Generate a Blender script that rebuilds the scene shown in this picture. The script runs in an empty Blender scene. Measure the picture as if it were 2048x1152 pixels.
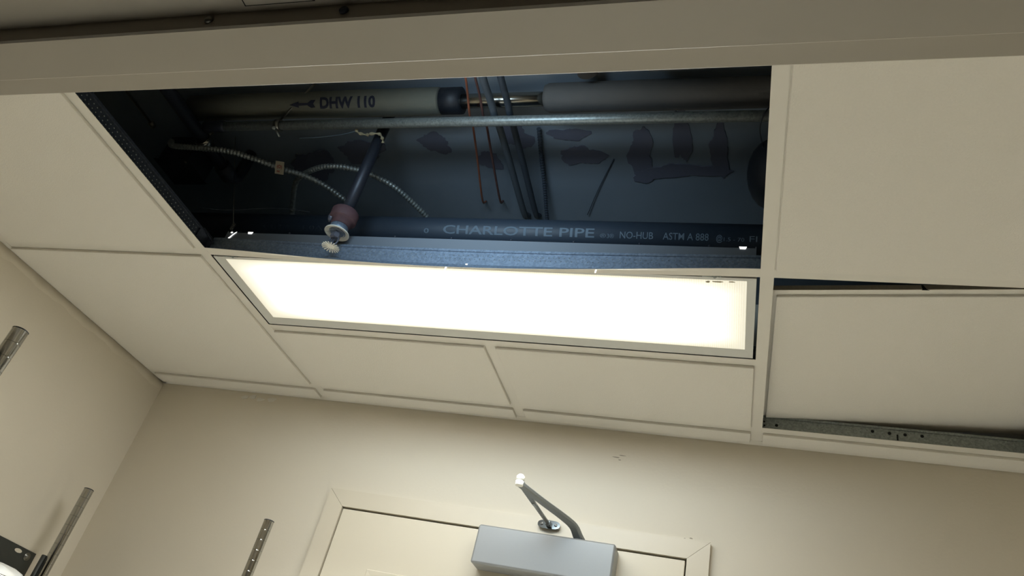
import bpy, math, random
from mathutils import Vector, Matrix
random.seed(7)
S = 0.0254            # everything below is in inches, ceiling plane at z = 0 (96 in above the floor)
ZC = 96.0
sc = bpy.context.scene
col = sc.collection
def P(x, y, z): return Vector((x*S, y*S, (z+ZC)*S))

# ------------------------------------------------------------------ camera
R = [[0.95145247, 0.21835534, 0.21693117], [0.0474912, 0.59220443, -0.80438703], [-0.30410981, 0.77563835, 0.55308441]]
cd = bpy.data.cameras.new('camera'); cam = bpy.data.objects.new('camera', cd); col.objects.link(cam)
cd.sensor_width = 36; cd.lens = 1529.94*36/2048; cd.clip_start = 0.01
r, d, f = (Vector(v).normalized() for v in R)
m = Matrix((r, -d, -f)).transposed().to_4x4(); m.translation = P(47.32, -45.17, -34.57)
cam.matrix_world = m
sc.camera = cam
# ------------------------------------------------------------------ world, lights, exposure
w = bpy.data.worlds.new('world'); sc.world = w; w.use_nodes = True
w.node_tree.nodes['Background'].inputs[0].default_value = (0.9, 0.8, 0.65, 1)
w.node_tree.nodes['Background'].inputs[1].default_value = 0.012
LENS_HOT, LENS_EDGE = 3.0, 0.66
sc.view_settings.view_transform = 'Standard'; sc.view_settings.look = 'None'
sc.view_settings.gamma = 1; sc.view_settings.use_curve_mapping = False
sc.view_settings.exposure = 0.0
def area(name, x, y, z, sx, sy, power, color, rx=0):
    l = bpy.data.lights.new(name, 'AREA'); l.shape = 'RECTANGLE'; l.size = sx*S; l.size_y = sy*S
    l.energy = power; l.color = color
    o = bpy.data.objects.new(name, l); col.objects.link(o); o.location = P(x, y, z); o.rotation_euler = (rx, 0, 0)
    return o
# the tubes' light as the prismatic lens throws it: mostly downward
tubes = area('light_tubes', 24.2, 5.7, -.08, 41, 7.4, 8.0, (.95, 1, 1)); tubes.data.spread = math.radians(176)
core = area('light_tubes_core', 24.2, 5.7, -.1, 40, 6.5, 30.5, (.95, 1, 1)); core.data.spread = math.radians(98)
# dim lamp of the corridor ceiling outside the doorway, behind the camera
area('corridor_light', 30, -110, -3, 48, 24, 1.2, (1, .9, .76))
# added cool fill light, unseen above the front tiles, imitating bluish glare in the void
wl = area('void_fill_light', 26, -22.5, 2.2, 16, 4.0, 1.15, (.6, .82, 1), math.radians(90+8)); wl.data.spread = math.radians(80)

# ------------------------------------------------------------------ materials
def lin(c):
    return tuple(((v/255)/12.92 if v/255 <= .04045 else ((v/255+.055)/1.055)**2.4) for v in c) + (1,)
def mat(name, rgb, rough=.6, metal=0, bump=0, scale=60, var=0.0, vscale=8, spec=.5, detail=3, emit=None):
    m = bpy.data.materials.new(name); m.use_nodes = True
    nt = m.node_tree; b = nt.nodes['Principled BSDF']; c = lin(rgb)
    b.inputs['Base Color'].default_value = c; b.inputs['Roughness'].default_value = rough
    b.inputs['Metallic'].default_value = metal; b.inputs['Specular IOR Level'].default_value = spec
    tc = nt.nodes.new('ShaderNodeTexCoord')
    if var:
        n = nt.nodes.new('ShaderNodeTexNoise'); n.inputs['Scale'].default_value = vscale; n.inputs['Detail'].default_value = 4
        nt.links.new(tc.outputs['Object'], n.inputs['Vector'])
        mx = nt.nodes.new('ShaderNodeMix'); mx.data_type = 'RGBA'
        mx.inputs['A'].default_value = tuple(v*(1-var) for v in c[:3])+(1,); mx.inputs['B'].default_value = tuple(min(1, v*(1+var)) for v in c[:3])+(1,)
        nt.links.new(n.outputs['Fac'], mx.inputs['Factor']); nt.links.new(mx.outputs['Result'], b.inputs['Base Color'])
    if bump:
        n = nt.nodes.new('ShaderNodeTexNoise'); n.inputs['Scale'].default_value = scale; n.inputs['Detail'].default_value = detail
        nt.links.new(tc.outputs['Object'], n.inputs['Vector'])
        bp = nt.nodes.new('ShaderNodeBump'); bp.inputs['Strength'].default_value = bump; bp.inputs['Distance'].default_value = .002
        nt.links.new(n.outputs['Fac'], bp.inputs['Height']); nt.links.new(bp.outputs['Normal'], b.inputs['Normal'])
    if emit:
        b.inputs['Emission Color'].default_value = (1, .97, .9, 1); b.inputs['Emission Strength'].default_value = emit
    return m
M = {}
M['wall'] = mat('wall_paint', (217, 208, 190), .55, bump=.12, scale=140, var=.025, vscale=3)
M['door'] = mat('door_paint', (219, 209, 188), .42, bump=.03, scale=60, var=.015, vscale=3)
M['frame'] = mat('frame_paint', (212, 202, 182), .38, bump=.04, scale=80, var=.02)
M['frame_shaded'] = mat('near_frame_shaded_paint', (163, 155, 140), .4, bump=.04, scale=80, var=.02)  # frame paint darkened: shade at the near doorway put into the colour
M['floor'] = mat('floor_vinyl', (214, 212, 206), .5, var=.06, vscale=12, bump=.05)
M['carpet'] = mat('corridor_carpet', (92, 86, 78), .95, bump=.4, scale=300)  # unseen dark carpet added to cut bounce light at the doorway
M['tile'] = mat('ceiling_tile_fibre', (226, 221, 210), .9, bump=.35, scale=420, var=.03, vscale=300, detail=5)
M['tile_core'] = mat('ceiling_tile_core', (150, 142, 126), .95, bump=.5, scale=500, var=.1, vscale=200)
M['grid'] = mat('grid_white_enamel', (222, 217, 206), .4, var=.01)
def galv(name, rgb, rough=.42, metal=.55):
    m = mat(name, rgb, rough, metal, bump=.05, scale=200)
    nt = m.node_tree; b = nt.nodes['Principled BSDF']
    tc = nt.nodes.new('ShaderNodeTexCoord'); v = nt.nodes.new('ShaderNodeTexVoronoi'); v.inputs['Scale'].default_value = 260
    nt.links.new(tc.outputs['Object'], v.inputs['Vector'])
    c = lin(rgb); mx = nt.nodes.new('ShaderNodeMix'); mx.data_type = 'RGBA'
    mx.inputs['A'].default_value = tuple(x*.72 for x in c[:3])+(1,); mx.inputs['B'].default_value = tuple(min(1, x*1.25) for x in c[:3])+(1,)
    nt.links.new(v.outputs['Color'], mx.inputs['Factor']); nt.links.new(mx.outputs['Result'], b.inputs['Base Color'])
    return m
M['galv'] = galv('galvanised_steel', (140, 146, 144))
M['galv_blue'] = galv('galvanised_tee_web', (128, 142, 160), .45, .35)  # blue tint imitates the hazy glare over the opening
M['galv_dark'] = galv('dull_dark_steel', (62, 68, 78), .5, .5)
M['housing'] = mat('housing_paint', (112, 118, 126), .5, var=.02)
M['lensframe'] = mat('lens_frame_paint', (208, 208, 202), .4)
M['hole'] = mat('dark_hole', (12, 12, 12), .9)
M['slab'] = mat('slab_concrete', (118, 128, 138), .9, bump=.3, scale=30, var=.12, vscale=6)  # concrete tinted blue-grey, bluish haze mixed into its colour
M['patch'] = mat('slab_dark_coating', (92, 94, 108), .85, bump=.3, scale=40, var=.12)
M['castiron'] = mat('cast_iron_pipe', (44, 54, 66), .55, bump=.1, scale=90, var=.06)  # black iron coloured blue-grey to carry the veil of glare
M['print_grey'] = mat('grey_print', (88, 102, 114), .7)
M['jacket'] = mat('canvas_jacket', (98, 98, 88), .85, bump=.25, scale=150, var=.1, vscale=20)
M['jacket_grey'] = mat('grey_pipe_insulation', (88, 86, 84), .85, bump=.3, scale=120, var=.1, vscale=18)
M['ink'] = mat('stencil_ink', (20, 24, 44), .8)
M['black'] = mat('black_rubber', (26, 30, 38), .55, bump=.1)
M['blackpipe'] = mat('black_steel_pipe', (46, 50, 60), .45, .3, bump=.1)
M['chrome'] = mat('chrome', (168, 167, 163), .09, 1)
M['brushed'] = mat('bare_bright_pipe', (170, 168, 160), .22, 1, bump=.05)
M['conduit_a'] = mat('dull_conduit', (84, 92, 100), .6, .2, bump=.1)
M['conduit_b'] = mat('dark_conduit', (62, 70, 80), .6, .2, bump=.1)
M['zinc'] = mat('zinc_hanger', (120, 118, 110), .35, .8)
M['copper'] = mat('orange_cable_jacket', (140, 84, 62), .55)
M['brown'] = mat('brown_cable_jacket', (92, 62, 58), .6)
M['rust'] = mat('rusty_coupling', (92, 66, 70), .7, .1, bump=.3, scale=120, var=.25, vscale=60)
M['whitecup'] = mat('white_escutcheon', (238, 236, 226), .4)
M['brass'] = mat('chrome_plated_brass', (196, 194, 182), .25, .8)
M['bluegrey'] = mat('dull_plated_body', (104, 108, 122), .45, .4)
M['tag'] = mat('cream_tag', (176, 164, 140), .7)
M['red'] = mat('red_print', (150, 62, 56), .7)
M['tape'] = mat('beige_masking_tape', (150, 140, 112), .8, bump=.2)
M['closer'] = mat('closer_silver_paint', (150, 152, 152), .42, .25, bump=.03, scale=200)
M['arm'] = mat('closer_arm_silver', (132, 136, 136), .35, .6)
M['darksheet'] = mat('dark_grey_sheet', (58, 60, 56), .5, .2, bump=.06, var=.1, vscale=20)
M['plastic'] = mat('white_plastic_film', (228, 226, 220), .3)
M['outside'] = mat('corridor_unlit_paint', (66, 62, 56), .8)  # corridor walls coloured dark to imitate an unlit corridor
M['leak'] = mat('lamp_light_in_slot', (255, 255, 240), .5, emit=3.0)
def lens_material(cx, cy, hx, hy):
    m = bpy.data.materials.new('prismatic_lens'); m.use_nodes = True
    nt = m.node_tree; N = nt.nodes; L = nt.links; b = N['Principled BSDF']
    b.inputs['Base Color'].default_value = (.3, .29, .25, 1); b.inputs['Roughness'].default_value = .3
    tc = N.new('ShaderNodeTexCoord'); sp = N.new('ShaderNodeSeparateXYZ'); L.new(tc.outputs['Object'], sp.inputs[0])
    def mth(op, a, bb=None, cl=False):
        n = N.new('ShaderNodeMath'); n.operation = op; n.use_clamp = cl
        for i, v in enumerate((a, bb)):
            if v is None: continue
            if isinstance(v, (int, float)): n.inputs[i].default_value = v
            else: L.new(v, n.inputs[i])
        return n.outputs[0]
    ax = mth('SUBTRACT', 1.0, mth('DIVIDE', mth('ABSOLUTE', sp.outputs['X']), hx*S))
    ay = mth('SUBTRACT', 1.0, mth('DIVIDE', mth('ABSOLUTE', sp.outputs['Y']), hy*S))
    fx = mth('MULTIPLY', ax, hx/7.0, True)          # the tubes end some inches short of the end caps
    fy = mth('MULTIPLY', ay, hy/1.7, True)
    g = mth('MULTIPLY', mth('POWER', fx, .8), mth('POWER', fy, .8))
    g = mth('POWER', g, 1.6)
    v = N.new('ShaderNodeTexVoronoi'); v.inputs['Scale'].default_value = 1/(0.17*S); v.inputs['Randomness'].default_value = 0
    L.new(tc.outputs['Object'], v.inputs['Vector'])
    cell = mth('ADD', .72, mth('MULTIPLY', v.outputs['Distance'], .8))
    st = mth('MULTIPLY', mth('ADD', LENS_EDGE, mth('MULTIPLY', g, LENS_HOT)), cell)
    mx = N.new('ShaderNodeMix'); mx.data_type = 'RGBA'; L.new(g, mx.inputs['Factor'])
    mx.inputs['A'].default_value = (1, .94, .74, 1); mx.inputs['B'].default_value = (1, .975, .93, 1)
    L.new(mx.outputs['Result'], b.inputs['Emission Color']); L.new(st, b.inputs['Emission Strength'])
    return m

# ------------------------------------------------------------------ mesh helpers
class MB:
    def __init__(s): s.v = []; s.f = []; s.sm = []
    def add(s, vs, fs, smooth=False):
        o = len(s.v); s.v += [Vector(v) for v in vs]
        for q in fs: s.f.append(tuple(i+o for i in q)); s.sm.append(smooth)
        return s
    def box(s, x0, y0, z0, x1, y1, z1, bev=0):
        if bev:
            b = bev; vs = []
            # chamfered box: 24 verts
            for X, sx in ((x0, 1), (x1, -1)):
                for Y, sy in ((y0, 1), (y1, -1)):
                    for Z, sz in ((z0, 1), (z1, -1)):
                        vs += [(X, Y+sy*b, Z+sz*b), (X+sx*b, Y, Z+sz*b), (X+sx*b, Y+sy*b, Z)]
            I = lambda i, j, k, a: ((i*2+j)*2+k)*3+a
            fs = []
            for i in (0, 1): fs.append([I(i,0,0,0), I(i,0,1,0), I(i,1,1,0), I(i,1,0,0)])
            for j in (0, 1): fs.append([I(0,j,0,1), I(1,j,0,1), I(1,j,1,1), I(0,j,1,1)])
            for k in (0, 1): fs.append([I(0,0,k,2), I(0,1,k,2), I(1,1,k,2), I(1,0,k,2)])
            for j in (0, 1):
                for k in (0, 1): fs.append([I(0,j,k,1), I(1,j,k,1), I(1,j,k,2), I(0,j,k,2)])
            for i in (0, 1):
                for k in (0, 1): fs.append([I(i,0,k,0), I(i,1,k,0), I(i,1,k,2), I(i,0,k,2)])
            for i in (0, 1):
                for j in (0, 1): fs.append([I(i,j,0,0), I(i,j,1,0), I(i,j,1,1), I(i,j,0,1)])
            for i in (0, 1):
                for j in (0, 1):
                    for k in (0, 1): fs.append([I(i,j,k,0), I(i,j,k,1), I(i,j,k,2)])
            return s.add(vs, fs)
        vs = [(x, y, z) for x in (x0, x1) for y in (y0, y1) for z in (z0, z1)]
        return s.add(vs, [(0,1,3,2), (4,6,7,5), (0,4,5,1), (2,3,7,6), (0,2,6,4), (1,5,7,3)])
    def prism(s, poly, a, b, axis='x', smooth=False):
        """extrude closed polygon of (u,v) along axis from a to b; axis x: (y,z), y: (x,z), z: (x,y)"""
        mp = {'x': lambda t, u, v: (t, u, v), 'y': lambda t, u, v: (u, t, v), 'z': lambda t, u, v: (u, v, t)}[axis]
        n = len(poly)
        vs = [mp(a, *p) for p in poly]+[mp(b, *p) for p in poly]
        fs = [(i, (i+1) % n, n+(i+1) % n, n+i) for i in range(n)]
        s.add(vs, fs, smooth); o = len(s.v)-2*n
        s.f.append(tuple(o+i for i in range(n))); s.f.append(tuple(o+n+i for i in range(n))[::-1]); s.sm += [False, False]
        return s
    def tube(s, pts, rad, n=12, caps=True, smooth=True):
        pts = [Vector(p) for p in pts]; k = len(pts)
        rad = rad if isinstance(rad, (list, tuple)) else [rad]*k
        t0 = (pts[1]-pts[0]).normalized(); u = t0.orthogonal().normalized(); vs = []
        for i in range(k):
            t = (pts[min(i+1, k-1)]-pts[max(i-1, 0)]).normalized()
            if t.length < .5: t = t0
            u = (u-t*u.dot(t)).normalized(); w_ = t.cross(u)
            for j in range(n):
                a = 2*math.pi*j/n; vs.append(pts[i]+(u*math.cos(a)+w_*math.sin(a))*rad[i])
        fs = [(i*n+j, i*n+(j+1) % n, (i+1)*n+(j+1) % n, (i+1)*n+j) for i in range(k-1) for j in range(n)]
        s.add(vs, fs, smooth); o = len(s.v)-k*n
        if caps:
            s.f.append(tuple(range(o, o+n))[::-1]); s.f.append(tuple(range(o+(k-1)*n, o+k*n))); s.sm += [False, False]
        return s
    def lathe(s, c, axis, prof, n=24, smooth=True, caps=True):
        """prof: list of (distance along axis, radius)"""
        a = Vector(axis).normalized(); c = Vector(c); u = a.orthogonal().normalized(); w_ = a.cross(u); vs = []
        for h, rr in prof:
            for j in range(n):
                t = 2*math.pi*j/n; vs.append(c+a*h+(u*math.cos(t)+w_*math.sin(t))*rr)
        k = len(prof)
        s.add(vs, [(i*n+j, i*n+(j+1) % n, (i+1)*n+(j+1) % n, (i+1)*n+j) for i in range(k-1) for j in range(n)], smooth); o = len(s.v)-k*n
        if caps:
            s.f.append(tuple(range(o, o+n))[::-1]); s.f.append(tuple(range(o+(k-1)*n, o+k*n))); s.sm += [False, False]
        return s
def wloc(o): return o.matrix_basis.translation if o.parent is None else wloc(o.parent)+o.matrix_basis.translation
def obj(name, mb, material, parent=None, origin=None):
    vs = [P(*v) for v in mb.v]
    if origin is None:
        lo = [min(v[i] for v in vs) for i in range(3)]; hi = [max(v[i] for v in vs) for i in range(3)]
        c = Vector([(a+b)/2 for a, b in zip(lo, hi)])
    else: c = P(*origin)
    me = bpy.data.meshes.new(name); me.from_pydata([v-c for v in vs], [], mb.f)
    for p, q in zip(me.polygons, mb.sm): p.use_smooth = q
    me.materials.append(material if not isinstance(material, str) else M[material])
    import bmesh
    b = bmesh.new(); b.from_mesh(me); bmesh.ops.recalc_face_normals(b, faces=b.faces); b.to_mesh(me); b.free()
    o = bpy.data.objects.new(name, me); col.objects.link(o)
    if parent is not None:
        o.parent = parent; o.location = c-wloc(parent)
    else: o.location = c
    return o
def tag(o, label=None, cat=None, group=None, kind=None):
    for k, v in (('label', label), ('category', cat), ('group', group), ('kind', kind)):
        if v: o[k] = v
    return o
def empty(name, x, y, z, label=None, cat=None, group=None, kind=None, parent=None):
    o = bpy.data.objects.new(name, None); col.objects.link(o); o.empty_display_size = .05
    if parent is not None: o.parent = parent; o.location = P(x, y, z)-wloc(parent)
    else: o.location = P(x, y, z)
    return tag(o, label, cat, group, kind)
def copy_to(o, dx, dy, dz, parent=None):
    c = o.copy(); col.objects.link(c); c.parent = parent if parent is not None else o.parent
    c.location = o.location+Vector((dx, dy, dz))*S
    for ch in list(o.children):
        k = ch.copy(); col.objects.link(k); k.parent = c
    return c
def spline(pts, per=8):
    pts = [Vector(p) for p in pts]; out = []
    q = [pts[0]*2-pts[1]]+pts+[pts[-1]*2-pts[-2]]
    for i in range(1, len(q)-2):
        a, b, c, e = q[i-1:i+3]
        for j in range(per):
            t = j/per
            out.append(.5*((2*b)+(c-a)*t+(2*a-5*b+4*c-e)*t*t+(3*b-a-3*c+e)*t**3))
    return out+[pts[-1]]
def resample(pts, step):
    out = [pts[0]]; acc = 0
    for a, b in zip(pts, pts[1:]):
        L = (b-a).length; t = step-acc
        while t <= L: out.append(a.lerp(b, t/L)); t += step
        acc = (acc+L) % step
    return out
def flex(mb, pts, rad, step=.085, n=12):
    """corrugated armoured conduit"""
    p = resample(spline(pts, 10), step); rr = [rad*(1.05, 1.05, .78, .78)[i % 4] for i in range(len(p))]
    return mb.tube(p, rr, n)
def letters(text, size, bold=0.0, width=None):
    """mesh of a text, in inches, left-bottom at 0,0: (verts2d, faces)"""
    cu = bpy.data.curves.new('t', 'FONT'); cu.body = text; cu.size = size; cu.offset = bold; cu.resolution_u = 3
    o = bpy.data.objects.new('t', cu); col.objects.link(o)
    dg = bpy.context.evaluated_depsgraph_get(); me = o.evaluated_get(dg).to_mesh()
    vs = [(v.co.x, v.co.y) for v in me.vertices]; fs = [tuple(p.vertices) for p in me.polygons]
    o.evaluated_get(dg).to_mesh_clear(); bpy.data.objects.remove(o); bpy.data.curves.remove(cu)
    x0 = min(v[0] for v in vs); x1 = max(v[0] for v in vs)
    k = (width/(x1-x0)) if width else 1
    return [((v[0]-x0)*k, v[1]) for v in vs], fs
def on_pipe(mb, vs, fs, x0, cy, cz, rad, ang):
    """wrap flat letters round a pipe running along x; ang = angle of the baseline from -y axis, text height runs upward"""
    import bmesh
    b = bmesh.new(); bv = [b.verts.new((x, h, 0)) for x, h in vs]
    for q in fs:
        try: b.faces.new([bv[i] for i in q])
        except ValueError: pass
    lo = min(h for _, h in vs); hi = max(h for _, h in vs); st = rad*.09; k = 1
    while lo+k*st < hi:
        bmesh.ops.bisect_plane(b, geom=b.verts[:]+b.edges[:]+b.faces[:], plane_co=(0, lo+k*st, 0), plane_no=(0, 1, 0)); k += 1
    b.verts.index_update(); vs = [(v.co.x, v.co.y) for v in b.verts]; fs = [tuple(v.index for v in q.verts) for q in b.faces]; b.free()
    out = [(x0+x, cy-math.cos(ang+h/rad)*rad, cz+math.sin(ang+h/rad)*rad) for x, h in vs]
    return mb.add(out, fs)

# ================================================================== THE SETTING
WL, WB, WR, WF = -24.0, 28.0, 96.0, -27.9     # wall faces of the closet
PZ = 17.0                                     # underside of the slab above the hung ceiling
def struct(name, mb, m, parent=None):
    o = obj(name, mb, m, parent); o['kind'] = 'structure'; return o
struct('floor', MB().box(-30, -32.9, -98, 102, 34, -96), 'floor')
struct('floor_corridor', MB().box(-60, -260, -98, 140, -32.9, -96), 'carpet')
struct('wall_left', MB().box(WL-4, -32, -96, WL, WB, PZ), 'wall')
struct('wall_right', MB().box(WR, -32, -96, WR+4, WB, PZ), 'wall')
# back wall with the opening of the door cut out
DX0, DX1, DZ = 4.67, 44.42, -10.46            # outer edges of the door frame
wb = MB().box(WL-4, WB, -96, DX0+1, WB+4.5, PZ).box(DX1-1, WB, -96, WR+4, WB+4.5, PZ).box(DX0+1, WB, DZ-1, DX1-1, WB+4.5, PZ)
struct('wall_back', wb, 'wall')
FX0, FX1 = -6.3, 65.7                         # clear opening of the near doorway
FZ = -11.95
wf = MB().box(WL-4, WF-4.4, -96, FX0-1.5, WF, PZ).box(FX1+1.5, WF-4.4, -96, WR+4, WF, PZ).box(FX0-1.5, WF-4.4, FZ+1.2, FX1+1.5, WF, PZ)
struct('wall_front', wf, 'wall')
struct('wall_corridor_far', MB().box(-60, -262, -96, 140, -258, 0), 'outside')
struct('wall_corridor_left', MB().box(-62, -258, -96, -60, -32.3, 0), 'outside')
struct('wall_corridor_right', MB().box(140, -258, -96, 142, -32.3, 0), 'outside')

# ---- slab above the ceiling with its dark coating patches
slab = struct('ceiling_slab', MB().box(WL-4, WF-4.4, PZ, WR+4, WB+4.5, PZ+5), 'slab')
def blob(cx, cy, rx, ry, seed, n=64):
    rnd = random.Random(seed); ph = [rnd.uniform(0, 6.28) for _ in range(4)]
    out = []
    for i in range(n):
        a = 2*math.pi*i/n
        k = 1+.16*math.sin(2*a+ph[0])+.12*math.sin(3*a+ph[1])+.09*math.sin(5*a+ph[2])+.05*math.sin(9*a+ph[3])+.03*math.sin(17*a+ph[0])+.02*math.sin(23*a+ph[1])
        out.append((cx+rx*k*math.cos(a), cy+ry*k*math.sin(a)))
    return out
for i, (cx, cy, rx, ry) in enumerate([(16.5, 3.2, 1.7, 1.2), (21.6, 5.6, 1.1, 1.3), (25.0, 2.4, 1.6, 1.5), (30.2, 2.3, 1.7, .8), (31.0, 5.0, 1.9, 1.3),
                                      (36.6, 5.0, 1.2, 3.0), (43.6, 4.6, .9, 2.8), (40.4, 7.0, 3.6, .9), (40.4, 2.6, .7, 3.6), (36.9, 7.7, 1.3, .8), (8, 4.2, 2.6, 1.5), (1.5, 6.2, 2.5, 2.1)]):
    obj('coating_patch', MB().prism(blob(cx, cy, rx, ry, i), PZ-.05-.006*i, PZ+.01, 'z'), 'patch', slab)

# ---- suspended ceiling: one setting object, its tiles and tees are its pieces
ceil = empty('ceiling', 24, 0, 0, kind='structure')
H = 15/32
def tile(x0, y0, x1, y1, mname='tile', tr=None, name='ceiling_tile', t=.26):
    """regular-edge tile: back slab resting on the flanges, face dropped between them"""
    g = .1
    a = MB().box(x0+.1, y0+.1, .03, x1-.1, y1-.1, .62)
    b = MB().box(x0+H+g, y0+H+g, -t, x1-H-g, y1-H-g, .035, bev=.04)
    for mb in (a, b):
        if tr: mb.v = [tr(v) for v in mb.v]
    o = obj(name, b, mname, ceil)
    obj('tile_back', a, 'tile_core' if tr else 'tile', o)
    return o
rows = [(-27.7, -24), (-24, 0), (0, 24.54), (24.54, 27.6)]
cols = [(-23.9, 0), (0, 48), (48, 72), (72, 95.9)]
for ci, (x0, x1) in enumerate(cols):
    for ri, (y0, y1) in enumerate(rows):
        if ci == 1 and ri in (1, 2): continue                # the hole and the light
        if ci == 2 and ri == 2: continue                     # the shoved tile
        if ci == 1:
            for a, b in ((0, 24), (24, 48)): tile(a, y0, b, y1)
        else: tile(x0, y0, x1, y1)
for a, b in ((0, 24), (24, 48)): tile(a, 12.25, b, 24.54)
# shoved tile: sits crooked on top of the grid
def shoved(v):
    x, y, z = v
    return Vector((x+.25, y+.35, z+.63+.064*(x-49)+.045*(y-2.35)))
def profile_tile():
    back = MB().box(47.9, 2.35, .0, 71.6, 26.1, .38); face = MB().box(48.5, 2.95, -.26, 71.0, 25.5, .005, bev=.05)
    lip = MB().box(47.92, 2.37, -.03, 71.58, 26.08, .0)
    for mb in (back, face, lip): mb.v = [shoved(v) for v in mb.v]
    o = obj('ceiling_tile', face, 'tile', ceil)
    o['label'] = 'displaced white ceiling tile lying crooked above the grid right of the light'
    obj('tile_back', back, 'tile_core', o); obj('tile_lip', lip, 'tile', o)
    # torn notch on its near edge
    n = MB().add([shoved(Vector(v)) for v in [(58.15, 2.33, -.04), (58.42, 2.33, -.05), (58.2, 2.34, .36), (58.08, 2.34, .36), (58.1, 2.4, -.05), (58.6, 2.42, -.06), (58.2, 2.4, .3), (58.1, 2.4, .3)]],
               [(0,1,2,3), (4,5,6,7), (0,1,5,4), (1,2,6,5), (2,3,7,6), (3,0,4,7)])
    obj('torn_notch', n, 'hole', o)
profile_tile()

def tee(name, axis, c, a, b, z=0.0, hang=None, bend=None, bulb=True, nseg=1):
    """T bar: white flange (mesh of the piece) with a galvanised web as sub-part. axis: direction it runs along"""
    fl = [(-H, z), (H, z), (H, z+.025), (-H, z+.025)]
    wb_ = [(-.03, z+.02), (-.03, z+1.28), (-.13, z+1.3), (-.13, z+1.52), (.13, z+1.52), (.13, z+1.3), (.03, z+1.28), (.03, z+.02)]
    f_ = MB().prism([(c+p, q) for p, q in fl], a, b, axis); w2 = MB().prism([(c+p, q) for p, q in wb_], a, b, axis)
    o = obj(name, f_, 'grid', ceil); obj('tee_web', w2, 'galv', o)
    return o
left_main = tee('main_tee', 'y', 0, -27.5, 27.2, z=-.012)
right_main = tee('main_tee', 'y', 48, -27.5, 27.2, z=-.012)
for y in (-24, 0, 24.54):
    tee('cross_tee', 'x', y, -23.5, -H)
    tee('cross_tee', 'x', y, 48+H, 95.5)
for y in (-24, 24.54, 12.25): tee('cross_tee', 'x', y, H, 48-H)
tee('cross_tee', 'y', 24, 12.25+H, 24.54-H); tee('cross_tee', 'y', 24, 24.54+H, 26.95); tee('cross_tee', 'y', 24, -27.4, -24-H)
tee('cross_tee', 'y', 72, -24+H, -H); tee('cross_tee', 'y', 72, H, 24.54-H); tee('cross_tee', 'y', 72, 24.54+H, 26.95)
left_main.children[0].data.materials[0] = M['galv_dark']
# the sagging cross tee between hole and light: bowed down, its near half flange folded
def sag_tee():
    N = 36; fr, wbv = [], []
    fm, wm = MB(), MB(); lipm = MB()
    def sec(t):
        s_ = math.sin(math.pi*t)**1.15; zz = -.36*s_; th = math.radians(62)*max(0, math.sin(math.pi*min(1, t*1.02)))**1.3
        yy = .02*s_
        near = (yy-H*math.cos(th)*1.0, zz-H*math.sin(th)); mid = (yy, zz); far = (yy+H, zz)
        return yy, zz, near, mid, far
    F, W, NF = [], [], []
    for i in range(N+1):
        t = i/N; x = H+(48-2*H)*t; yy, zz, near, mid, far = sec(t)
        F.append([(x, *mid), (x, *far), (x, far[0], far[1]+.03), (x, mid[0], mid[1]+.03)])
        NF.append([(x, *near), (x, *mid), (x, mid[0], mid[1]+.03), (x, near[0]-.02, near[1]+.015)])
        W.append([(x, yy+p, zz+q) for p, q in [(-.03, .02), (-.03, 1.28), (-.12, 1.31), (-.12, 1.52), (.12, 1.52), (.12, 1.3), (.03, 1.28), (.03, .02)]])
    def sweep(mb, secs):
        n = len(secs[0]); vs = [v for s_ in secs for v in s_]
        fs = [(i*n+j, i*n+(j+1) % n, (i+1)*n+(j+1) % n, (i+1)*n+j) for i in range(len(secs)-1) for j in range(n)]
        fs += [tuple(range(n)), tuple(range((len(secs)-1)*n, len(secs)*n))]
        mb.add(vs, fs, False); return mb
    o = obj('cross_tee', sweep(MB(), F), 'grid', ceil)
    o['label'] = 'bowed cross tee sagging along the near edge of the light'
    obj('tee_web', sweep(MB(), W), 'galv_blue', o)
    nf = sweep(MB(), NF); ob = obj('bent_flange', nf, 'grid', o)
    # top (bare steel) side of the folded flange
    TS = []
    for i in range(N+1):
        t = i/N; x = H+(48-2*H)*t; yy, zz, near, mid, far = sec(t)
        TS.append([(x, near[0]-.024, near[1]+.02), (x, mid[0]-.03, mid[1]+.034), (x, mid[0]-.03, mid[1]+.05), (x, near[0]-.034, near[1]+.026)])
    obj('bare_flange_back', sweep(MB(), TS), 'galv_blue', o)
    dm = MB()
    for i in range(110):
        x = 1.2+i*.415; t = (x-H)/(48-2*H); yy, zz, *_ = sec(t)
        for q in (.95, .62): 
            dx = .2 if q < .7 else 0
            dm.add([(x+dx-.04, yy-.034, zz+q-.04), (x+dx+.04, yy-.034, zz+q-.04), (x+dx+.04, yy-.034, zz+q+.04), (x+dx-.04, yy-.034, zz+q+.04), (x+dx, yy-.06, zz+q)],
                   [(0,1,4), (1,2,4), (2,3,4), (3,0,4)])
    tag(obj('rivet_dimples', dm, 'galv', o), kind='stuff')
    for x, z0, z1, wd in ((23.75, -.75, -.12, .07), (35.8, -.5, -.1, .06), (25.35, .0, .12, .09)):
        t = (x-H)/(48-2*H); yy, zz, *_ = sec(t)
        y_ = yy-.09 if z1 < 0 else yy-.05
        obj('lit_slot', MB().add([(x-wd, y_-.0, zz+z1), (x+wd, y_, zz+z1), (x+wd*.7, y_-.0-(.12 if z1 < 0 else 0), zz+z0+.36*0), (x-wd*.7, y_-(.12 if z1 < 0 else 0), zz+z0)], [(0,1,2,3)]), 'leak', o)
sag_tee()
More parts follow.
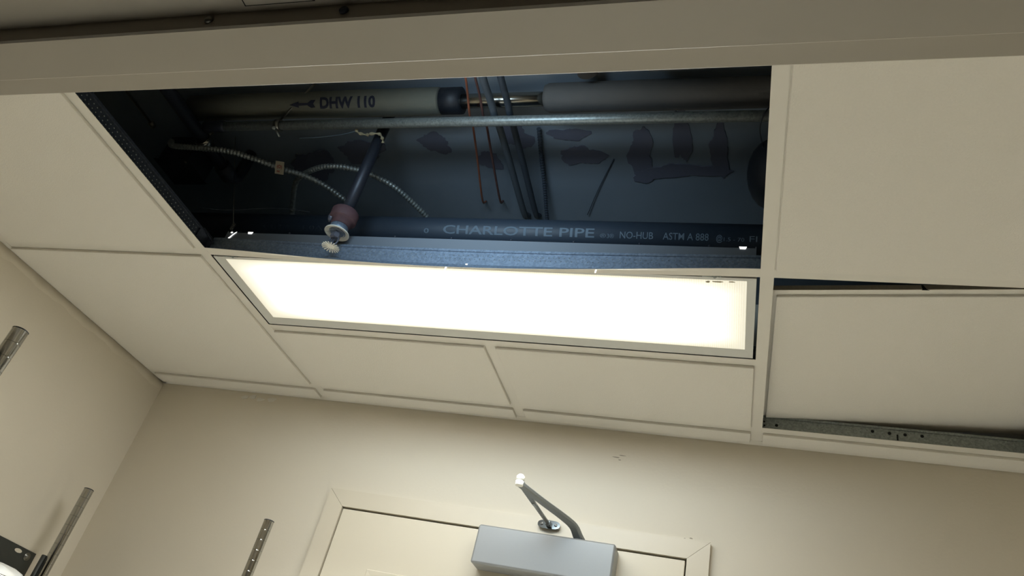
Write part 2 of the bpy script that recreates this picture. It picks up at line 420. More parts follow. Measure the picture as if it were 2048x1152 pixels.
# wall angles
def angle(axis, c, a, b, wdt, side, name='wall_angle'):
    poly = [(c, 0), (c+side*wdt, 0), (c+side*wdt, .03), (c+side*.03, .03), (c+side*.03, .9), (c, .9)]
    return obj(name, MB().prism([(p, q-.02) for p, q in poly], a, b, axis), 'grid', ceil)
angle('x', WB-.04, WL, WR, 1.0, -1); angle('y', WL+.04, WF+.2, WB-.2, .62, 1)
angle('x', WF+.04, WL, WR, .9, 1); angle('y', WR-.04, WF+.2, WB-.2, .9, -1)
# web stitching of the left main tee, holes in the web at the shoved tile
dm = MB()
for i in range(58):
    y = -23.4+i*.4
    for q, dy in ((.35, 0), (.62, .2), (1.0, .1)):
        dm.add([(.034, y+dy-.045, q-.04), (.034, y+dy+.045, q-.04), (.034, y+dy+.045, q+.04), (.034, y+dy-.045, q+.04), (.07, y+dy, q)], [(0,1,4), (1,2,4), (2,3,4), (3,0,4)])
tag(obj('rivet_dimples', dm, 'galv', left_main), kind='stuff')
fweb = [o for o in ceil.children if o.name.startswith('cross_tee') and abs(wloc(o).y/S-24.54) < .1 and wloc(o).x/S > 48][0]
for x, q in ((49.75, .62), (58.1, .96), (59.53, .93), (60.81, .92), (62.2, .94), (48.62, .9), (48.66, .5)):
    rr = .15 if x > 49 else .09
    obj('web_hole', MB().lathe((x, 24.54-.055, q), (0, 1, 0), [(0, rr*.5), (.0, rr), (.02, rr)], 12), 'hole', fweb)
obj('web_slot', MB().box(60.1, 24.54-.06, .28, 60.24, 24.54-.035, .86), 'hole', fweb)

# ---- trim
# ragged joint bead on the left wall under the ceiling
jb = MB(); vs = []
N = 60
for i in range(N+1):
    y = WF+.2+(WB-WF-.3)*i/N; k = 1.0+.12*math.sin(i*.9)+.08*math.sin(i*2.3)
    vs += [(WL-.01, y, -.05), (WL+.07, y, -.08), (WL+.05+.02*math.sin(i*1.7), y, -k*.8), (WL-.01, y, -k-.1)]
jb.add(vs, [(i*4+j, i*4+j+1, i*4+j+5, i*4+j+4) for i in range(N) for j in range(3)], True)
struct('trim_1', jb, 'wall')

# caulk drips and a scuff high on the back wall
dr = MB()
for i, (x, z, rx, rz) in enumerate([(-11.4, -.75, .5, .22), (-10.3, -.6, .35, .3), (-9.2, -.85, .5, .2), (-7.6, -.7, .6, .25)]):
    dr.prism([(p, q) for p, q in blob(x, z, rx, rz, i+20, 24)], WB-.06, WB+.01, 'y')
struct('trim_2', dr, 'grid')
sc_ = MB()
for i, (x, z, rx, rz) in enumerate([(34.5, -2.95, .35, .05), (35.1, -2.7, .3, .045), (34.9, -3.2, .16, .04), (42.0, -10.3, .1, .1), (42.6, -10.15, .14, .06)]):
    sc_.prism([(p, q) for p, q in blob(x, z, rx, rz, i+40, 16)], WB-.008, WB+.01, 'y')
struct('trim_3', sc_, 'tile_core')

# ---- back door: frame, leaf, raised panels
d1 = empty('door_1', (DX0+DX1)/2, WB, -96, kind='structure')
FY = WB-.6
IX0, IX1, IZ = DX0+2, DX1-2, -12.24
def mitre(poly, y0, y1): return MB().prism(poly, y0, y1, 'y')
obj('door_frame', mitre([(DX0+.015, DZ-.0), (DX1-.015, DZ), (IX1-.015, IZ), (IX0+.015, IZ)], FY, WB+5), 'frame', d1)
obj('door_frame', mitre([(DX0, DZ-.02), (IX0, IZ-.02), (IX0, -96), (DX0, -96)], FY, WB+5), 'frame', d1)
obj('door_frame', mitre([(DX1, DZ-.02), (IX1, IZ-.02), (IX1, -96), (DX1, -96)], FY, WB+5), 'frame', d1)
obj('door_stop', MB().box(IX0, WB+2.2, -96, IX0+.6, WB+4, IZ).box(IX1-.6, WB+2.2, -96, IX1, WB+4, IZ).box(IX0+.6, WB+2.2, IZ-.6, IX1-.6, WB+4, IZ), 'hole', d1)
leaf = obj('door_leaf', MB().box(IX0+.14, FY+.12, -95.6, IX1-.14, FY+1.87, IZ-.2, bev=.05), 'door', d1)
def panel(x0, x1, z0, z1):
    mb = MB()
    o = [(x0, z0), (x1, z0), (x1, z1), (x0, z1)]
    def ring(k, y): return [(x0+k, y, z0+k), (x1-k, y, z0+k), (x1-k, y, z1-k), (x0+k, y, z1-k)]
    y = FY+.12
    rings = [ring(0, y+.02), ring(.12, y-.06), ring(.45, y-.03), ring(.7, y+.01)]
    vs = [v for q in rings for v in q]
    fs = [(i*4+j, i*4+(j+1) % 4, (i+1)*4+(j+1) % 4, (i+1)*4+j) for i in range(3) for j in range(4)]
    mb.add(vs, fs); return mb
for x0, x1 in ((11.6, 22.5), (26.5, 37.4)):
    obj('door_panel', panel(x0, x1, -50, -18.0), 'door', leaf); obj('door_panel', panel(x0, x1, -88, -56), 'door', leaf)

# ---- near doorway: steel frame seen from below
d2 = empty('door_2', 29.7, WF-2.5, -96, kind='structure')
ZS, YA, YB, YC, YD = -12.87, -27.3, -28.86, -30.86, -32.85
prof = [(YA, FZ), (YA, FZ+2), (WF+.02, FZ+2), (WF+.02, FZ+1.0), (YD+.6, FZ+1.0), (YD+.6, FZ+2), (YD, FZ+2), (YD, FZ), (YC, FZ), (YC-.0, ZS+.08), (YC+.08, ZS), (YB-.07, ZS), (YB, ZS+.07), (YB, FZ)]
prof = [(YA-.08, FZ), (YA, FZ+.08)]+prof[1:]
obj('frame_head', MB().prism(prof, FX0-2, FX1+2, 'x'), 'frame_shaded', d2)
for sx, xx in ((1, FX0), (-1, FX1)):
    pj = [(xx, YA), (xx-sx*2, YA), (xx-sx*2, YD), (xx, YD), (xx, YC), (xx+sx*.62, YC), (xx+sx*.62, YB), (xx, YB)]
    obj('frame_jamb', MB().prism(pj, -96, FZ, 'z'), 'frame_shaded', d2)
for x, dark in ((26.65, 0), (32.56, 1)):
    o = obj('silencer_bumper', MB().lathe((x, YC+.02, -12.38), (0, -1, 0), [(0, .17), (.05, .19), (.13, .17), (.17, .08)], 16), 'black' if dark else 'zinc', d2)
    o['label'] = 'dark rubber door silencer button' if dark else 'grey rubber door silencer button'
sp = obj('strike_plate', MB().box(28.3, YD+.05, FZ-.05, 31.2, -31.15, FZ+.01, bev=.01), 'frame_shaded', d2)
obj('latch_hole', MB().prism([(29.35+.42*math.cos(a)*1.2, -31.75+.32*math.sin(a)) for a in [i*math.pi/8 for i in range(16)]], FZ-.06, FZ-.045, 'z'), 'hole', sp)
obj('plate_gap', MB().box(28.22, -31.14, FZ-.012, 31.28, -31.1, FZ+.005).box(28.22, YD+.05, FZ-.012, 28.26, -31.14, FZ+.005), 'hole', sp)
obj('plate_screw', MB().lathe((28.6, -31.6, FZ-.045), (0, 0, -1), [(0, .11), (.015, .1), (.02, .05)], 12), 'zinc', sp)
obj('plate_screw', MB().lathe((30.85, -31.6, FZ-.045), (0, 0, -1), [(0, .11), (.015, .1), (.02, .05)], 12), 'zinc', sp)

# ================================================================== THE LIGHT
cl = empty('ceiling_light', 24, 6.1, 0, 'long recessed fluorescent light with glowing prismatic lens in the white ceiling grid', 'light')
hs = MB().prism([(.62, .06), (.62, 2.75), (1.0, 2.98), (11.2, 2.98), (11.6, 2.75), (11.6, .06), (11.5, .06), (11.5, 2.65), (11.1, 2.9), (1.1, 2.9), (.72, 2.65), (.72, .06)], .9, 47.1, 'x')
hs.box(.82, .62, .06, .9, 11.6, 2.9).box(47.1, .62, .06, 47.18, 11.6, 2.9)
hs_o = obj('housing', hs, 'housing', cl)
obj('housing_seam', MB().box(.9, .59, 1.62, 47.1, .62, 1.68), 'galv_dark', hs_o)
for x in (2.2+i*5.2 for i in range(9)): obj('housing_tab', MB().lathe((x, .62, 2.84), (0, -1, 0), [(0, .1), (.05, .1), (.08, .05)], 8), 'galv_dark', hs_o)
for a, b in ((3.05, 3.6), (45.95, 46.5)): obj('lit_slot', MB().add([(a, .585, 2.84), (b, .585, 2.84), (b-.08, .585, 2.63), (a+.08, .585, 2.63)], [(0, 1, 2, 3)]), 'leak', hs_o)
obj('lit_slot', MB().add([(.88, .57, 1.72), (1.1, .57, 1.85), (1.75, .57, 2.75), (1.9, .57, 2.82), (1.55, .57, 2.35), (1.3, .57, 1.72)], [(0, 1, 2, 3, 4, 5)]), 'leak', hs_o)
obj('lit_slot', MB().add([(1.3, .5, 2.72), (1.52, .5, 2.72), (1.5, .5, 2.6), (1.34, .5, 2.6)], [(0, 1, 2, 3)]), 'leak', hs_o)
LX0, LX1, LY0, LY1 = 1.75, 46.65, 1.05, 10.35
lens = obj('lens', MB().box(LX0-.1, LY0-.1, .02, LX1+.1, LY1+.1, .12), lens_material(0, 0, (LX1-LX0)/2, (LY1-LY0)/2), cl)
def trap(p): return MB().add([(x, y, z) for x, y in p for z in (-.03,)]+[(x, y, .14) for x, y in p], [(0,1,2,3), (4,5,6,7), (0,1,5,4), (1,2,6,5), (2,3,7,6), (3,0,4,7)])
OX0, OX1, OY0, OY1 = .72, 47.3, .62, 11.5
# mitred lens frame, its face sloping up towards the lens
def rail(o1, o2, i2, i1):
    vs = [(*o1, -.06), (*o2, -.06), (*i2, .02), (*i1, .02), (*o1, .2), (*o2, .2), (*i2, .2), (*i1, .2)]
    return MB().add(vs, [(0,1,2,3), (4,5,6,7), (0,1,5,4), (1,2,6,5), (2,3,7,6), (3,0,4,7)])
c0, c1, c2, c3 = (OX0, OY0), (OX1, OY0), (OX1, OY1), (OX0, OY1)
e0, e1, e2, e3 = (LX0, LY0), (LX1, LY0), (LX1, LY1), (LX0, LY1)
for a in ((c0, c1, e1, e0), (c1, c2, e2, e1), (c2, c3, e3, e2), (c3, c0, e0, e3)): obj('lens_frame', rail(*a), 'lensframe', cl)
for x in (2.6, 44.2):
    obj('latch', MB().box(x-.7, .5, -.075, x+.7, .62, -.02).lathe((x+.2, .62, -.06), (0, 0, -1), [(0, .12), (.05, .1)], 10), 'galv', cl)
obj('lens_dirt', MB().prism(blob(44.6, 1.25, .35, .08, 3, 12), .0, .018, 'z').prism(blob(43.9, 1.3, .16, .1, 5, 10), .0, .018, 'z').prism(blob(45.6, 1.2, .2, .06, 8, 10), .0, .018, 'z'), 'tape', cl)

# ================================================================== ABOVE THE CEILING
def xrod(mb, x0, x1, y, z, rad, n=20): return mb.lathe((x0, y, z), (1, 0, 0), [(0, rad), (x1-x0, rad)], n)
# hot water line
hw = empty('hot_water_pipe', 24, -3.45, 14, 'lagged hot water pipe stencilled DHW 110, bare in the middle', 'pipe')
HY, HZ, HR = -3.45, 15.25, 1.25
j1 = obj('pipe_jacket', MB().lathe((-7, HY, HZ), (1, 0, 0), [(0, HR), (7, HR+.02), (13, HR-.03), (18, HR+.02), (26.6, HR), (26.75, HR-.1), (26.8, .6)], 28), 'jacket', hw)
j1['label'] = 'pale canvas jacket with the dark stencil'
j2 = obj('pipe_jacket', MB().lathe((29.3, HY, HZ), (1, 0, 0), [(0, .7), (.15, HR-.15), (.5, HR), (9, HR+.03), (20, HR), (30, HR), (45, HR)], 28), 'jacket_grey', hw)
j2['label'] = 'darker grey lagging right of the bare stretch'
obj('bare_pipe', xrod(MB(), 19, 30, HY, HZ-.1, .64), 'brushed', hw)
obj('coupling', MB().lathe((19.85, HY, HZ), (1, 0, 0), [(0, .7), (.03, HR-.05), (1.9, HR-.05), (1.95, .66)], 24), 'black', hw)
vs, fs = letters('DHW 110', 1.4, .06, 5.7)
obj('lettering', on_pipe(MB(), vs, fs, 8.15, HY, HZ, HR+.045, math.radians(-64)), 'ink', j1)
ar = [(0, .32), (1.0, .05), (1.0, .22), (1.9, .26), (2.3, 0), (2.75, .05), (2.55, .38), (2.8, .72), (2.3, .72), (1.95, .46), (1.0, .46), (1.0, .62)]
obj('flow_arrow', on_pipe(MB(), ar, [tuple(range(12))], 4.9, HY, HZ, HR+.045, math.radians(-62)), 'ink', j1)
# thin steel conduit in front of it
em = empty('steel_conduit', 22, -2.1, 14, 'bright thin galvanised conduit crossing the whole ceiling opening', 'pipe')
EY, EZ = -3.35, 12.6
obj('conduit_tube', xrod(MB(), -2.2, 60, EY, EZ, .44), 'galv', em)
obj('conduit_coupling', MB().lathe((-4.3, EY, EZ), (1, 0, 0), [(0, .45), (.05, .58), (2.1, .6), (2.3, .5), (2.35, .45)], 20), 'blackpipe', em)
hg = obj('hanger_clamp', MB().lathe((3.7, EY, EZ), (1, 0, 0), [(0, .5), (0, .56), (.55, .56), (.55, .5)], 20), 'zinc', em)
obj('clamp_bolt', MB().tube([(3.9, EY-.2, EZ-.55), (4.4, EY+.35, EZ-1.15)], .1, 10).lathe((3.8, EY-.15, EZ-.45), (.3, -.5, -.8), [(0, .2), (.25, .2), (.3, .1)], 8), 'galv', hg)
obj('threaded_rod', MB().tube([(3.9, EY-.1, EZ+.4), (7.6, EY-1.9, PZ)], .1, 8), 'zinc', em)
# fire main branch on the left with its clevis hanger
bp = empty('branch_pipe', -7, 0, 12.4, 'dark steel pipe running back at the left of the opening, in a clevis hanger', 'pipe')
BX, BZ = -5.6, 12.6
obj('steel_pipe', MB().lathe((BX, -26.5, BZ), (0, 1, 0), [(0, .66), (29.2, .66)], 20), 'blackpipe', bp)
obj('pipe_collar', MB().lathe((BX, 1.9, BZ), (0, 1, 0), [(0, .66), (.02, .86), (1.6, .88), (1.65, .6)], 20), 'galv_dark', bp)
obj('elbow', MB().tube(spline([(BX, 2.4, BZ), (BX, 3.4, BZ), (BX, 4.2, BZ+.5), (BX, 4.5, BZ+1.4), (BX, 4.5, PZ)], 5), .62, 16), 'blackpipe', bp)
cv = obj('clevis_ring', MB().lathe((BX, -1.9, BZ-.05), (0, 1, 0), [(0, .72), (0, .8), (.8, .8), (.8, .72)], 24), 'brushed', bp)
obj('hanger_rod', MB().tube([(BX+.15, -1.5, BZ+.75), (BX+.25, -1.6, PZ)], .1, 8).lathe((BX+.15, -1.5, BZ+1.2), (0, 0, 1), [(0, .22), (.25, .22)], 6), 'zinc', bp)
# second thin rod and clamp far left
lr = tag(obj('hanger_rod', MB().tube([(-12.6, WF+.02, 14.3), (-12.1, -2.85, 14.0)], .13, 8).lathe((-12.1, -2.5, 14), (0, 1, 0), [(-.4, .1), (-.35, .3), (.2, .3), (.3, .15)], 10), 'zinc'),
         'thin steel rod from the front wall, with an end nut, far left in the opening', 'rod')
# dark junction boxes / brackets in the left gloom
jx = empty('junction_box', -9, 2, 13, 'dark square electrical box on the slab, left end of the armoured conduit', 'box')
obj('box_body', MB().box(-12.2, .2, 11.8, -8.4, 3.6, 15.2, bev=.08), 'blackpipe', jx); obj('box_cover', MB().box(-12.4, 0, 11.7, -8.2, 3.8, 11.85, bev=.03), 'blackpipe', jx)
obj('cover_screw', MB().lathe((-8.7, .5, 11.7), (0, 0, -1), [(0, .14), (.05, .1)], 8), 'zinc', jx)
obj('box_bracket', MB().box(-10.6, 1.5, 15.2, -9.8, 2.3, PZ), 'blackpipe', jx)
# armoured flexible conduit with the tag, then the loop
fa = empty('armoured_cable', 0, 0, 11, 'ribbed armoured cable running right from the dark box, carrying a cream tag', 'cable')
obj('ribbed_sleeve', flex(MB(), [(-8.6, -2.3, 11.8), (-8.0, -2.35, 11.1), (-4.9, -2.1, 11), (-1.7, -1.6, 11), (1.0, -.33, 11), (2.9, .75, 11), (5, 1.7, 11), (6.6, 3.1, 11), (8.1, 5.4, 11)], .27), 'galv', fa)
tg = obj('paper_tag', MB().box(-.5, -.04, -.62, .5, .04, .62, bev=.02), 'tag', fa)
tg.location = P(2.95, .35, 10.75)-wloc(fa); tg.rotation_euler = (math.radians(44), math.radians(8), math.radians(3))
vs, fs = letters('(O)', .42, .012); n = len(vs)
tp = MB().add([(x-.26, -.075, y-.02) for x, y in vs], fs)
tp.add([(x*.95-.24, -.075, y-.42) for x, y in letters('FIRE', .2, .01)[0]], letters('FIRE', .2, .01)[1])
tpo = obj('red_print', tp, 'red', None); tpo.parent = tg; tpo.location = tpo.location-P(0, 0, 0)
fb = empty('armoured_cable', 6, 2, 11, 'ribbed armoured cable looping behind the sprinkler drop', 'cable')
obj('ribbed_sleeve', flex(MB(), [(-.1, 8.3, 11.7), (.24, 7.53, 11.9), (2.36, 3.94, 11.9), (3.95, 2.5, 11.9), (6.42, 1.46, 11.9), (8.41, 1.33, 11.9), (9.89, 1.66, 11.9), (11.49, 2.34, 11.9), (13.46, 4.18, 11.9), (14.87, 7.03, 11.9), (15.4, 8.4, 11.9)], .27), 'galv', fb)
# sprinkler
sk = empty('sprinkler', 13.5, -1.2, 0, 'fire sprinkler on a dark vertical drop, with white cup and toothed deflector', 'sprinkler')
SX, SY = 13.5, -1.2
obj('drop_pipe', MB().lathe((SX, SY, 3.6), (0, 0, 1), [(0, .52), (PZ-3.6, .52)], 20), 'blackpipe', sk)
obj('reducing_coupling', MB().lathe((SX, SY, 2.25), (0, 0, 1), [(0, .66), (.1, .82), (.55, .86), (.62, 1.12), (.7, 1.18), (1.5, 1.2), (1.62, 1.1), (1.8, .62)], 24), 'rust', sk)
obj('side_outlet', MB().lathe((SX-.7, SY-.3, 2.9), (-1, -.2, .1), [(0, .38), (.35, .38), (.36, .3)], 16), 'bluegrey', sk)
cup = MB().lathe((SX, SY, 1.5), (0, 0, 1), [(0, 1.05), (.03, 1.08), (.1, 1.06), (.12, .68), (.5, .66), (.5, .6), (.1, .6), (.02, .66)], 28, caps=False)
obj('escutcheon', cup, 'whitecup', sk)
obj('slotted_ring', MB().lathe((SX, SY, 1.6), (0, 0, 1), [(0, .72), (.62, .78), (.64, .66)], 28), 'galv_blue', sk)
obj('head_body', MB().lathe((SX, SY, .95), (0, 0, 1), [(0, .28), (.05, .42), (.4, .42), (.42, .36), (.75, .36)], 6, smooth=False), 'bluegrey', sk)
fm_ = MB()
for s_ in (-1, 1): fm_.tube(spline([(SX+s_*.34, SY, 1.05), (SX+s_*.42, SY, .75), (SX+s_*.3, SY, .4), (SX, SY, .22)], 4), .07, 8)
fm_.lathe((SX, SY, .12), (0, 0, 1), [(0, .12), (.2, .14), (.22, .1)], 10).lathe((SX, SY, .35), (0, 0, 1), [(0, .06), (.5, .06)], 8)
obj('frame_arms', fm_, 'bluegrey', sk)
df = MB(); n = 18; 
df.lathe((SX, SY, .08), (0, 0, 1), [(0, .3), (.04, .3)], 18)
for i in range(n):
    a = 2*math.pi*i/n; ca, sa = math.cos(a), math.sin(a); h_ = .055
    pt = lambda rr, k, z: (SX+rr*ca-k*sa, SY+rr*sa+k*ca, z)
    df.add([pt(.27, -h_*.7, .08), pt(.27, h_*.7, .08), pt(.76, h_, .0), pt(.76, -h_, .0), pt(.27, -h_*.7, .12), pt(.27, h_*.7, .12), pt(.76, h_, .04), pt(.76, -h_, .04)],
           [(0,1,2,3), (4,5,6,7), (0,1,5,4), (1,2,6,5), (2,3,7,6), (3,0,4,7)])
obj('deflector', df, 'whitecup', sk)
# cast iron drain with its print
dp = empty('drain_pipe', 24, 5.6, 8, 'dark no-hub drain pipe with pale printed lettering, just above the light', 'pipe')
DY, DZ2, DR = 5.6, 7.55, 1.4
pb = obj('pipe_barrel', xrod(MB(), -22, 60, DY, DZ2, DR, 36), 'castiron', dp)
def dtext(t, x0, x1, size, bold=.0, up=0):
    vs, fs = letters(t, size, bold, x1-x0)
    return on_pipe(MB(), vs, fs, x0, DY, DZ2, DR+.02, math.radians(-42+up))
for t, x0, x1, s_, bo in (('0', 18.0, 18.5, .62, .01), ('CHARLOTTE PIPE', 19.9, 33.9, 1.15, .016), ('\u00ae', 34.4, 34.9, .5, 0), ('3\u00ae', 35.0, 35.6, .5, 0), ('NO-HUB', 36.1, 38.9, .85, .004), ('ASTM A 888', 39.7, 43.4, .85, .004),
                          ('@', 44.0, 44.5, .7, .01), ('1.5 - 70', 44.6, 46.2, .45, 0), ('FI', 46.6, 47.2, .68, .0)):
    obj('printed_lettering', dtext(t, x0, x1, s_, bo), 'print_grey', pb)
for t, x0, x1 in (('4 (R) B70', 0.6, 3.6), ('1.0A 100', 5.2, 9.6)):
    o = obj('printed_lettering', dtext(t, x0, x1, .6), 'castiron', pb)
for x, l in ((20.2, .5), (24.0, .35), (38.0, .9), (21.3, .3)):
    obj('mortar_crumb', MB().lathe((x, DY-.2, DZ2+DR-.03), (1, .1, 0), [(0, .02), (l*.4, .09), (l, .02)], 6), 'print_grey', dp)
# cables and conduits hanging from the slab, running front to back
def run(name, pts, rad, m, label, cat):
    return tag(obj(name, MB().tube(spline(pts, 5), rad, 10), m), label, cat)
run('cable', [(24.3, -9.5, 12.4), (24.03, -7.68, 12.6), (23.35, -5.5, 13.4), (22.75, -2.9, 13.7), (22.5, -1.5, 14.2), (21.26, 3.77, 15.2), (19.95, 10.08, 15.8), (19.7, 11.5, 16.9)], .1, 'copper', 'thin orange cable hanging front to back left of the grey conduits', 'cable')
run('cable', [(25.1, -9.5, 12.4), (24.89, -7.64, 12.6), (24.42, -5.46, 13.4), (24.0, -2.9, 13.7), (23.8, -1.5, 14.2), (22.78, 3.78, 15.2), (21.87, 10.05, 15.8), (21.6, 11.4, 16.9)], .11, 'brown', 'thin brown cable between the orange cable and the grey conduits', 'cable')
run('grey_conduit', [(25.7, -9.5, 12.5), (25.5, -7.55, 12.7), (25.26, -4.89, 13.35), (25.1, -3, 13.6), (24.99, -1.2, 14.1), (24.39, 4.65, 15.3), (23.95, 12.14, 16.0), (23.9, 13.6, 16.9)],    .33, 'conduit_a', 'dull grey conduit running front to back, the wider and paler of the pair', 'pipe')
run('grey_conduit', [(27.2, -9.5, 12.5), (27.01, -7.59, 12.7), (26.71, -4.84, 13.35), (26.5, -3, 13.6), (26.3, -1.2, 14.1), (25.65, 4.75, 15.4), (25.2, 12.1, 16.0), (25.1, 13.6, 16.9)], .3, 'conduit_b', 'dark conduit running front to back, right-hand of the pair', 'pipe')
tag(obj('armoured_cable', flex(MB(), [(27.6, 1.2, 16.6), (27.1, 5.25, 16.55), (26.7, 9.1, 16.4), (26.3, 12.5, 16.1), (26.2, 14.4, 16.0)], .2), 'conduit_b'), 'dark ribbed cable right of the paired conduits, ending above the drain pipe', 'cable')
run('slab_wire', [(30.4, 13.2, 16.8), (32, 9.5, 16.85), (34.0, 5.4, 16.9)], .045, 'conduit_b', 'thin dark wire slanting across the slab right of the conduits', 'wire')
# clutter near the slab behind the front wall line
tag(obj('upper_pipe', MB().lathe((33.0, -14, 15.5), (.05, 1, 0), [(0, .9), (8.2, .9)], 18), 'jacket_grey'), 'short grey lagged pipe crossing above the hot water pipe', 'pipe')
tag(obj('upper_duct', MB().box(38.5, -9.2, 14.2, 43.2, -6.6, 16.8, bev=.1), 'jacket_grey'), 'dark grey boxed duct behind the right end of the lagging', 'duct')
# black flexible duct at the right
dprof = [(0, .3), (.15, 1.2), (.5, 2.0), (1.0, 2.6), (1.7, 3.0), (2.6, 3.2)]+[(2.6+.3*i, 3.22+(.08 if i % 2 else 0)) for i in range(1, 30)]
tag(obj('flexible_duct', MB().lathe((46.1, 4.0, 13.5), (1, -.04, 0), dprof, 30), 'black'), 'bulging black insulated flexible duct behind the right main tee', 'duct')
tag(obj('wire', MB().tube(spline([(48.3, -4.3, 13.6), (47.67, -3.95, 13.0), (47.2, -3.75, 12.2), (47.0, -2.4, 12.0), (47.3, -.8, 11.8)], 6), .05, 6), 'black'), 'thin black wire drooping over the right end of the bright conduit', 'wire')
# tape and twisted wire on the conduit
tw = empty('tape_scrap', 11, -2.4, 13.3, 'scrap of beige tape knotted below the bright conduit above the sprinkler', 'tape')
obj('tape_knot', MB().tube(spline([(11.9, -2.75, 12.5), (12.3, -2.6, 12.2), (12.9, -2.3, 12.3), (13.4, -2.5, 12.2), (14.1, -2.3, 12.4), (14.3, -1.9, 12.3), (14.3, -1.5, 12.1)], 5), [.12+.06*math.sin(i*1.3) for i in range(31)], 7), 'tape', tw)
obj('tape_tail', MB().tube(spline([(12.0, -2.7, 12.4), (10.5, -2.4, 12.3), (8, -2.1, 12.3), (5.7, -2.0, 12.3)], 5), .05, 6), 'print_grey', tw)
# hanger wires of the light and the grid
hw2 = empty('hanger_wire', 1.3, .45, 3.0, 'thin steel wire twisted to the left end of the light', 'wire')
obj('straight_wire', MB().tube([(1.3, .4, 3.3), (-6.2, 2.0, PZ)], .035, 6), 'zinc', hw2)
tws = [(1.25+.14*math.cos(i*1.3), .42+.14*math.sin(i*1.3), 2.9+i*.035) for i in range(24)]
obj('twisted_coil', MB().tube(tws, .04, 6), 'zinc', hw2)
tag(obj('loose_wire', MB().tube(spline([(-.6, -2.2, 3.2), (.6, -.6, 4.4), (2.8, .2, 5.3), (5.4, .4, 5.6), (8.4, .6, 5.4)], 6), .03, 6), 'galv_dark'), 'loose thin wire arching over the left corner of the opening', 'wire')
# splice plate in the corner where main tee and sagging tee meet
obj('splice_clip', MB().box(.04, -1.7, .35, .12, -.15, 1.45).tube([(.16, -1.4, 1.55), (.3, -.2, 1.4), (.75, -.15, .75)], .06, 6), 'galv_dark', left_main)

# ================================================================== DOOR CLOSER
dc = empty('door_closer', 29.5, WB-.5, -14.6, 'silver box-shaped door closer on the back door, its bent arm reaching up to the frame', 'door closer')
CY = FY+.12
cv_ = MB().prism([(22.9, -12.62), (36.15, -12.9+.0), (36.15, -16.9), (22.86, -16.25)], 25.15, CY, 'y')
cb = MB()
def cbox(x0, x1, y0, y1, z0, z1):  # rounded cover, edges chamfered
    return MB().box(x0, y0, z0, x1, y1, z1, bev=.16)
cover = obj('cover', cbox(22.85, 36.2, 25.1, CY+.05, -16.35, -12.62), 'closer', dc)
bm_ = cover.modifiers.new('bevel', 'BEVEL'); bm_.width = .05*S; bm_.segments = 2; bm_.limit_method = 'ANGLE'
PX, PY = 32.45, 26.3
obj('pinion_washer', MB().lathe((PX+.1, PY, -12.62), (0, 0, 1), [(0, .62), (.12, .62), (.16, .5), (.3, .48), (.32, .3)], 20), 'arm', dc)
# main arm: forged bar, bent up from the pinion and out to the knuckle
KX, KY, KZ = 28.55, 16.5, -11.35
def bar(path, wd, ht):
    path = [Vector(p) for p in path]; secs = []
    for i, p in enumerate(path):
        t = (path[min(i+1, len(path)-1)]-path[max(i-1, 0)]).normalized()
        side = t.cross(Vector((0, 0, 1))).normalized(); up = side.cross(t).normalized()
        a = wd[i]/2; b = ht[i]/2; c = min(a, b)*.45
        secs.append([p+side*u_+up*v_ for u_, v_ in ((-a, -b+c), (-a+c, -b), (a-c, -b), (a, -b+c), (a, b-c), (a-c, b), (-a+c, b), (-a, b-c))])
    vs = [v for q in secs for v in q]; n = 8
    fs = [(i*n+j, i*n+(j+1) % n, (i+1)*n+(j+1) % n, (i+1)*n+j) for i in range(len(secs)-1) for j in range(n)]+[tuple(range(n)), tuple(range((len(secs)-1)*n, len(secs)*n))]
    return MB().add(vs, fs)
path = spline([(PX+.15, PY+.15, -12.45), (PX-.05, PY-.35, -12.15), (PX-.45, PY-1.2, -11.55), (PX-1.2, PY-3.0, -11.4), (PX-2.6, PY-6.2, -11.35), (KX, KY, KZ)], 4)
k = len(path)
obj('main_arm', bar(path, [1.05-.35*i/(k-1) for i in range(k)], [.5-.1*i/(k-1) for i in range(k)]), 'arm', dc)
obj('knuckle', MB().lathe((KX, KY, KZ-.22), (0, 0, 1), [(0, .3), (.04, .36), (.42, .36), (.44, .28), (.5, .28), (.52, .36), (.85, .36), (1.02, .2), (1.05, .05)], 20), 'whitecup', dc)
FXs, FYs, FZs = 29.2, FY-.3, -11.15
fo = MB().add(bar([(KX+.02, KY+.1, KZ+.2), (KX+.12, KY+2.0, KZ+.2), (KX+.28, KY+5.2, KZ+.15)], [.66, .7, .42], [.24, .24, .26]).v, bar([(0, 0, 0), (0, 1, 0), (0, 2, 0)], [1]*3, [1]*3).f)
fo.tube([(KX+.26, KY+4.6, KZ+.15), (FXs, FYs-.35, FZs-.02)], .19, 12)
obj('forearm', fo, 'arm', dc)
sh = obj('frame_shoe', MB().prism([(FXs+1.12*math.copysign(abs(math.cos(a))**.7, math.cos(a)), FZs+.42*math.copysign(abs(math.sin(a))**.7, math.sin(a))) for a in [i*math.pi/10 for i in range(20)]], FY-.5, FY-.22, 'y')
         .prism([(FXs+1.0*math.cos(a), FZs+.34*math.sin(a)) for a in [i*math.pi/10 for i in range(20)]], FY-.25, FY+.01, 'y'), 'chrome', dc)
obj('pivot_block', MB().box(FXs-.25, FY-1.0, FZs-.24, FXs+.25, FY-.4, FZs+.24, bev=.06), 'arm', dc)
for dx in (-.7, .7): obj('shoe_screw', MB().lathe((FXs+dx, FY-.48, FZs), (0, -1, 0), [(0, .17), (.06, .14), (.09, .05)], 12), 'chrome', sh)

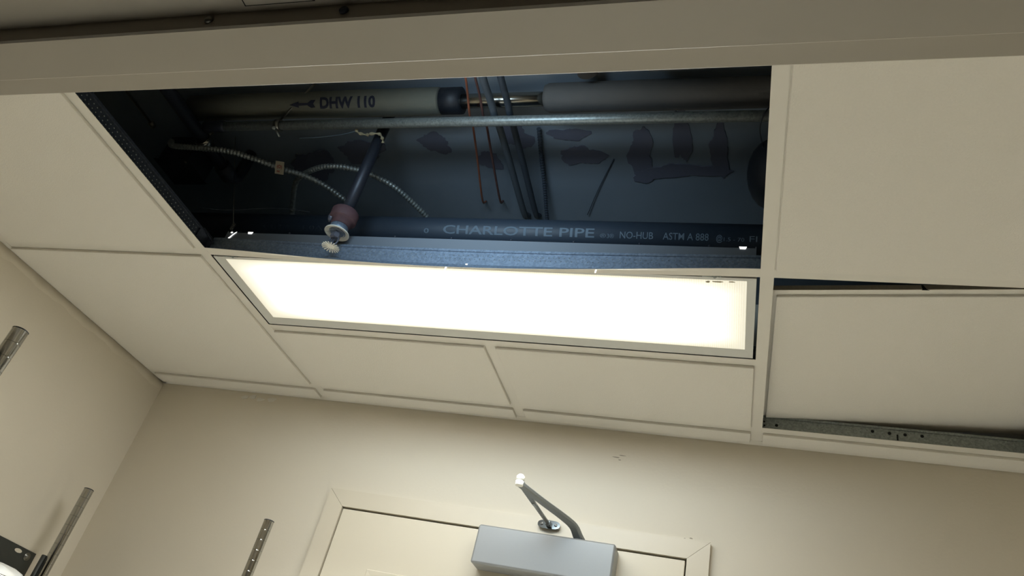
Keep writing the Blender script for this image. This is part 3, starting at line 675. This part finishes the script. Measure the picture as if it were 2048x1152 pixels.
# ================================================================== WIRE SHELVING RACK
rk = empty('wire_shelf_rack', -9, 5, -96, 'chrome wire shelving rack with grooved posts in the left corner', 'shelving')
TOPZ = -16.3
def post(x, y):
    mb = MB(); top = TOPZ-.08; n = 0
    while top-1 > -94:
        mb.lathe((x, y, top-.95), (0, 0, 1), [(0, .5), (.95, .5)], 28, caps=False)
        mb.lathe((x, y, top-1.0), (0, 0, 1), [(0, .5), (.012, .478), (.038, .478), (.05, .5)], 28, smooth=False, caps=False)
        top -= 1
    return mb
cap = lambda x, y: MB().lathe((x, y, TOPZ-.1), (0, 0, 1), [(0, .515), (.06, .515), (.1, .44)], 20)
for x, y in ((-20, 21.6), (2.3, 22.3), (2.3, -12.2), (-20, -12.2)):
    po = obj('post', post(x, y), 'chrome', rk); obj('post_cap', cap(x, y), 'black', po)
    obj('levelling_foot', MB().lathe((x, y, -96), (0, 0, 1), [(0, .7), (.3, .7), (.35, .3), (2.1, .3)], 12), 'black', po)
for zz in (-29.5, -48, -66, -84):
    sm = MB()
    for x in (-20, 2.3): sm.tube([(x, -12.2, zz), (x, 22, zz)], .14, 6); sm.tube([(x, -12.2, zz-1), (x, 22, zz-1)], .14, 6)
    for y in (-12.2, 22): sm.tube([(-20, y, zz), (2.3, y, zz)], .14, 6); sm.tube([(-20, y, zz-1), (2.3, y, zz-1)], .14, 6)
    for i in range(24): sm.tube([(-19.2+i*.93, -12.2, zz+.15), (-19.2+i*.93, 22, zz+.15)], .06, 4, caps=False)
    obj('wire_shelf', sm, 'chrome', rk)
obj('post_sleeve', MB().lathe((-20.6, 21.2, -30), (0, 0, 1), [(0, .25), (6.3, .25), (6.35, .18)], 14), 'darksheet', rk)
# dark sheet bracket on the left wall
pl = empty('wall_plate', WL, 18, -26, 'dark grey metal plate screwed to the left wall behind the shelving post', 'plate')
obj('plate_sheet', MB().prism([(8, -22.9), (23.35, -23.35), (23.5, -31), (8, -31)], WL, WL+.1, 'x'), 'darksheet', pl)
obj('plate_slot', MB().prism([(21.0+.38*math.cos(a)*(1.3 if abs(math.cos(a)) > .5 else 1), -23.75+.2*math.sin(a)) for a in [i*math.pi/8 for i in range(16)]], WL+.1, WL+.115, 'x'), 'wall', pl)
obj('plate_washer', MB().lathe((WL+.1, 22.4, -23.95), (1, 0, 0), [(0, .42), (.05, .4), (.06, .2), (.2, .17), (.22, .05)], 20), 'zinc', pl)
# white plastic bundle lying on the top shelf
def wrap_mesh():
    mb = MB(); nu, nv = 22, 14; vs = []
    cx, cy, cz = -17.6, 13.2, -27.75
    for i in range(nv+1):
        v = math.pi*(i/nv)
        for j in range(nu):
            u = 2*math.pi*j/nu
            k = 1+.12*math.sin(3*u+2*v)+.08*math.sin(7*u-3*v)+.05*math.sin(11*u+5*v)
            vs.append((cx+3.4*k*math.sin(v)*math.cos(u), cy+5.4*k*math.sin(v)*math.sin(u), cz+1.35*k*math.cos(v)))
    mb.add(vs, [(i*nu+j, i*nu+(j+1) % nu, (i+1)*nu+(j+1) % nu, (i+1)*nu+j) for i in range(nv) for j in range(nu)], True)
    return mb
bg = empty('plastic_bag', -17.2, 14, -29.3, 'crumpled white plastic bag on the rack in front of the dark wall plate', 'bag')
obj('bag_body', wrap_mesh(), 'plastic', bg)
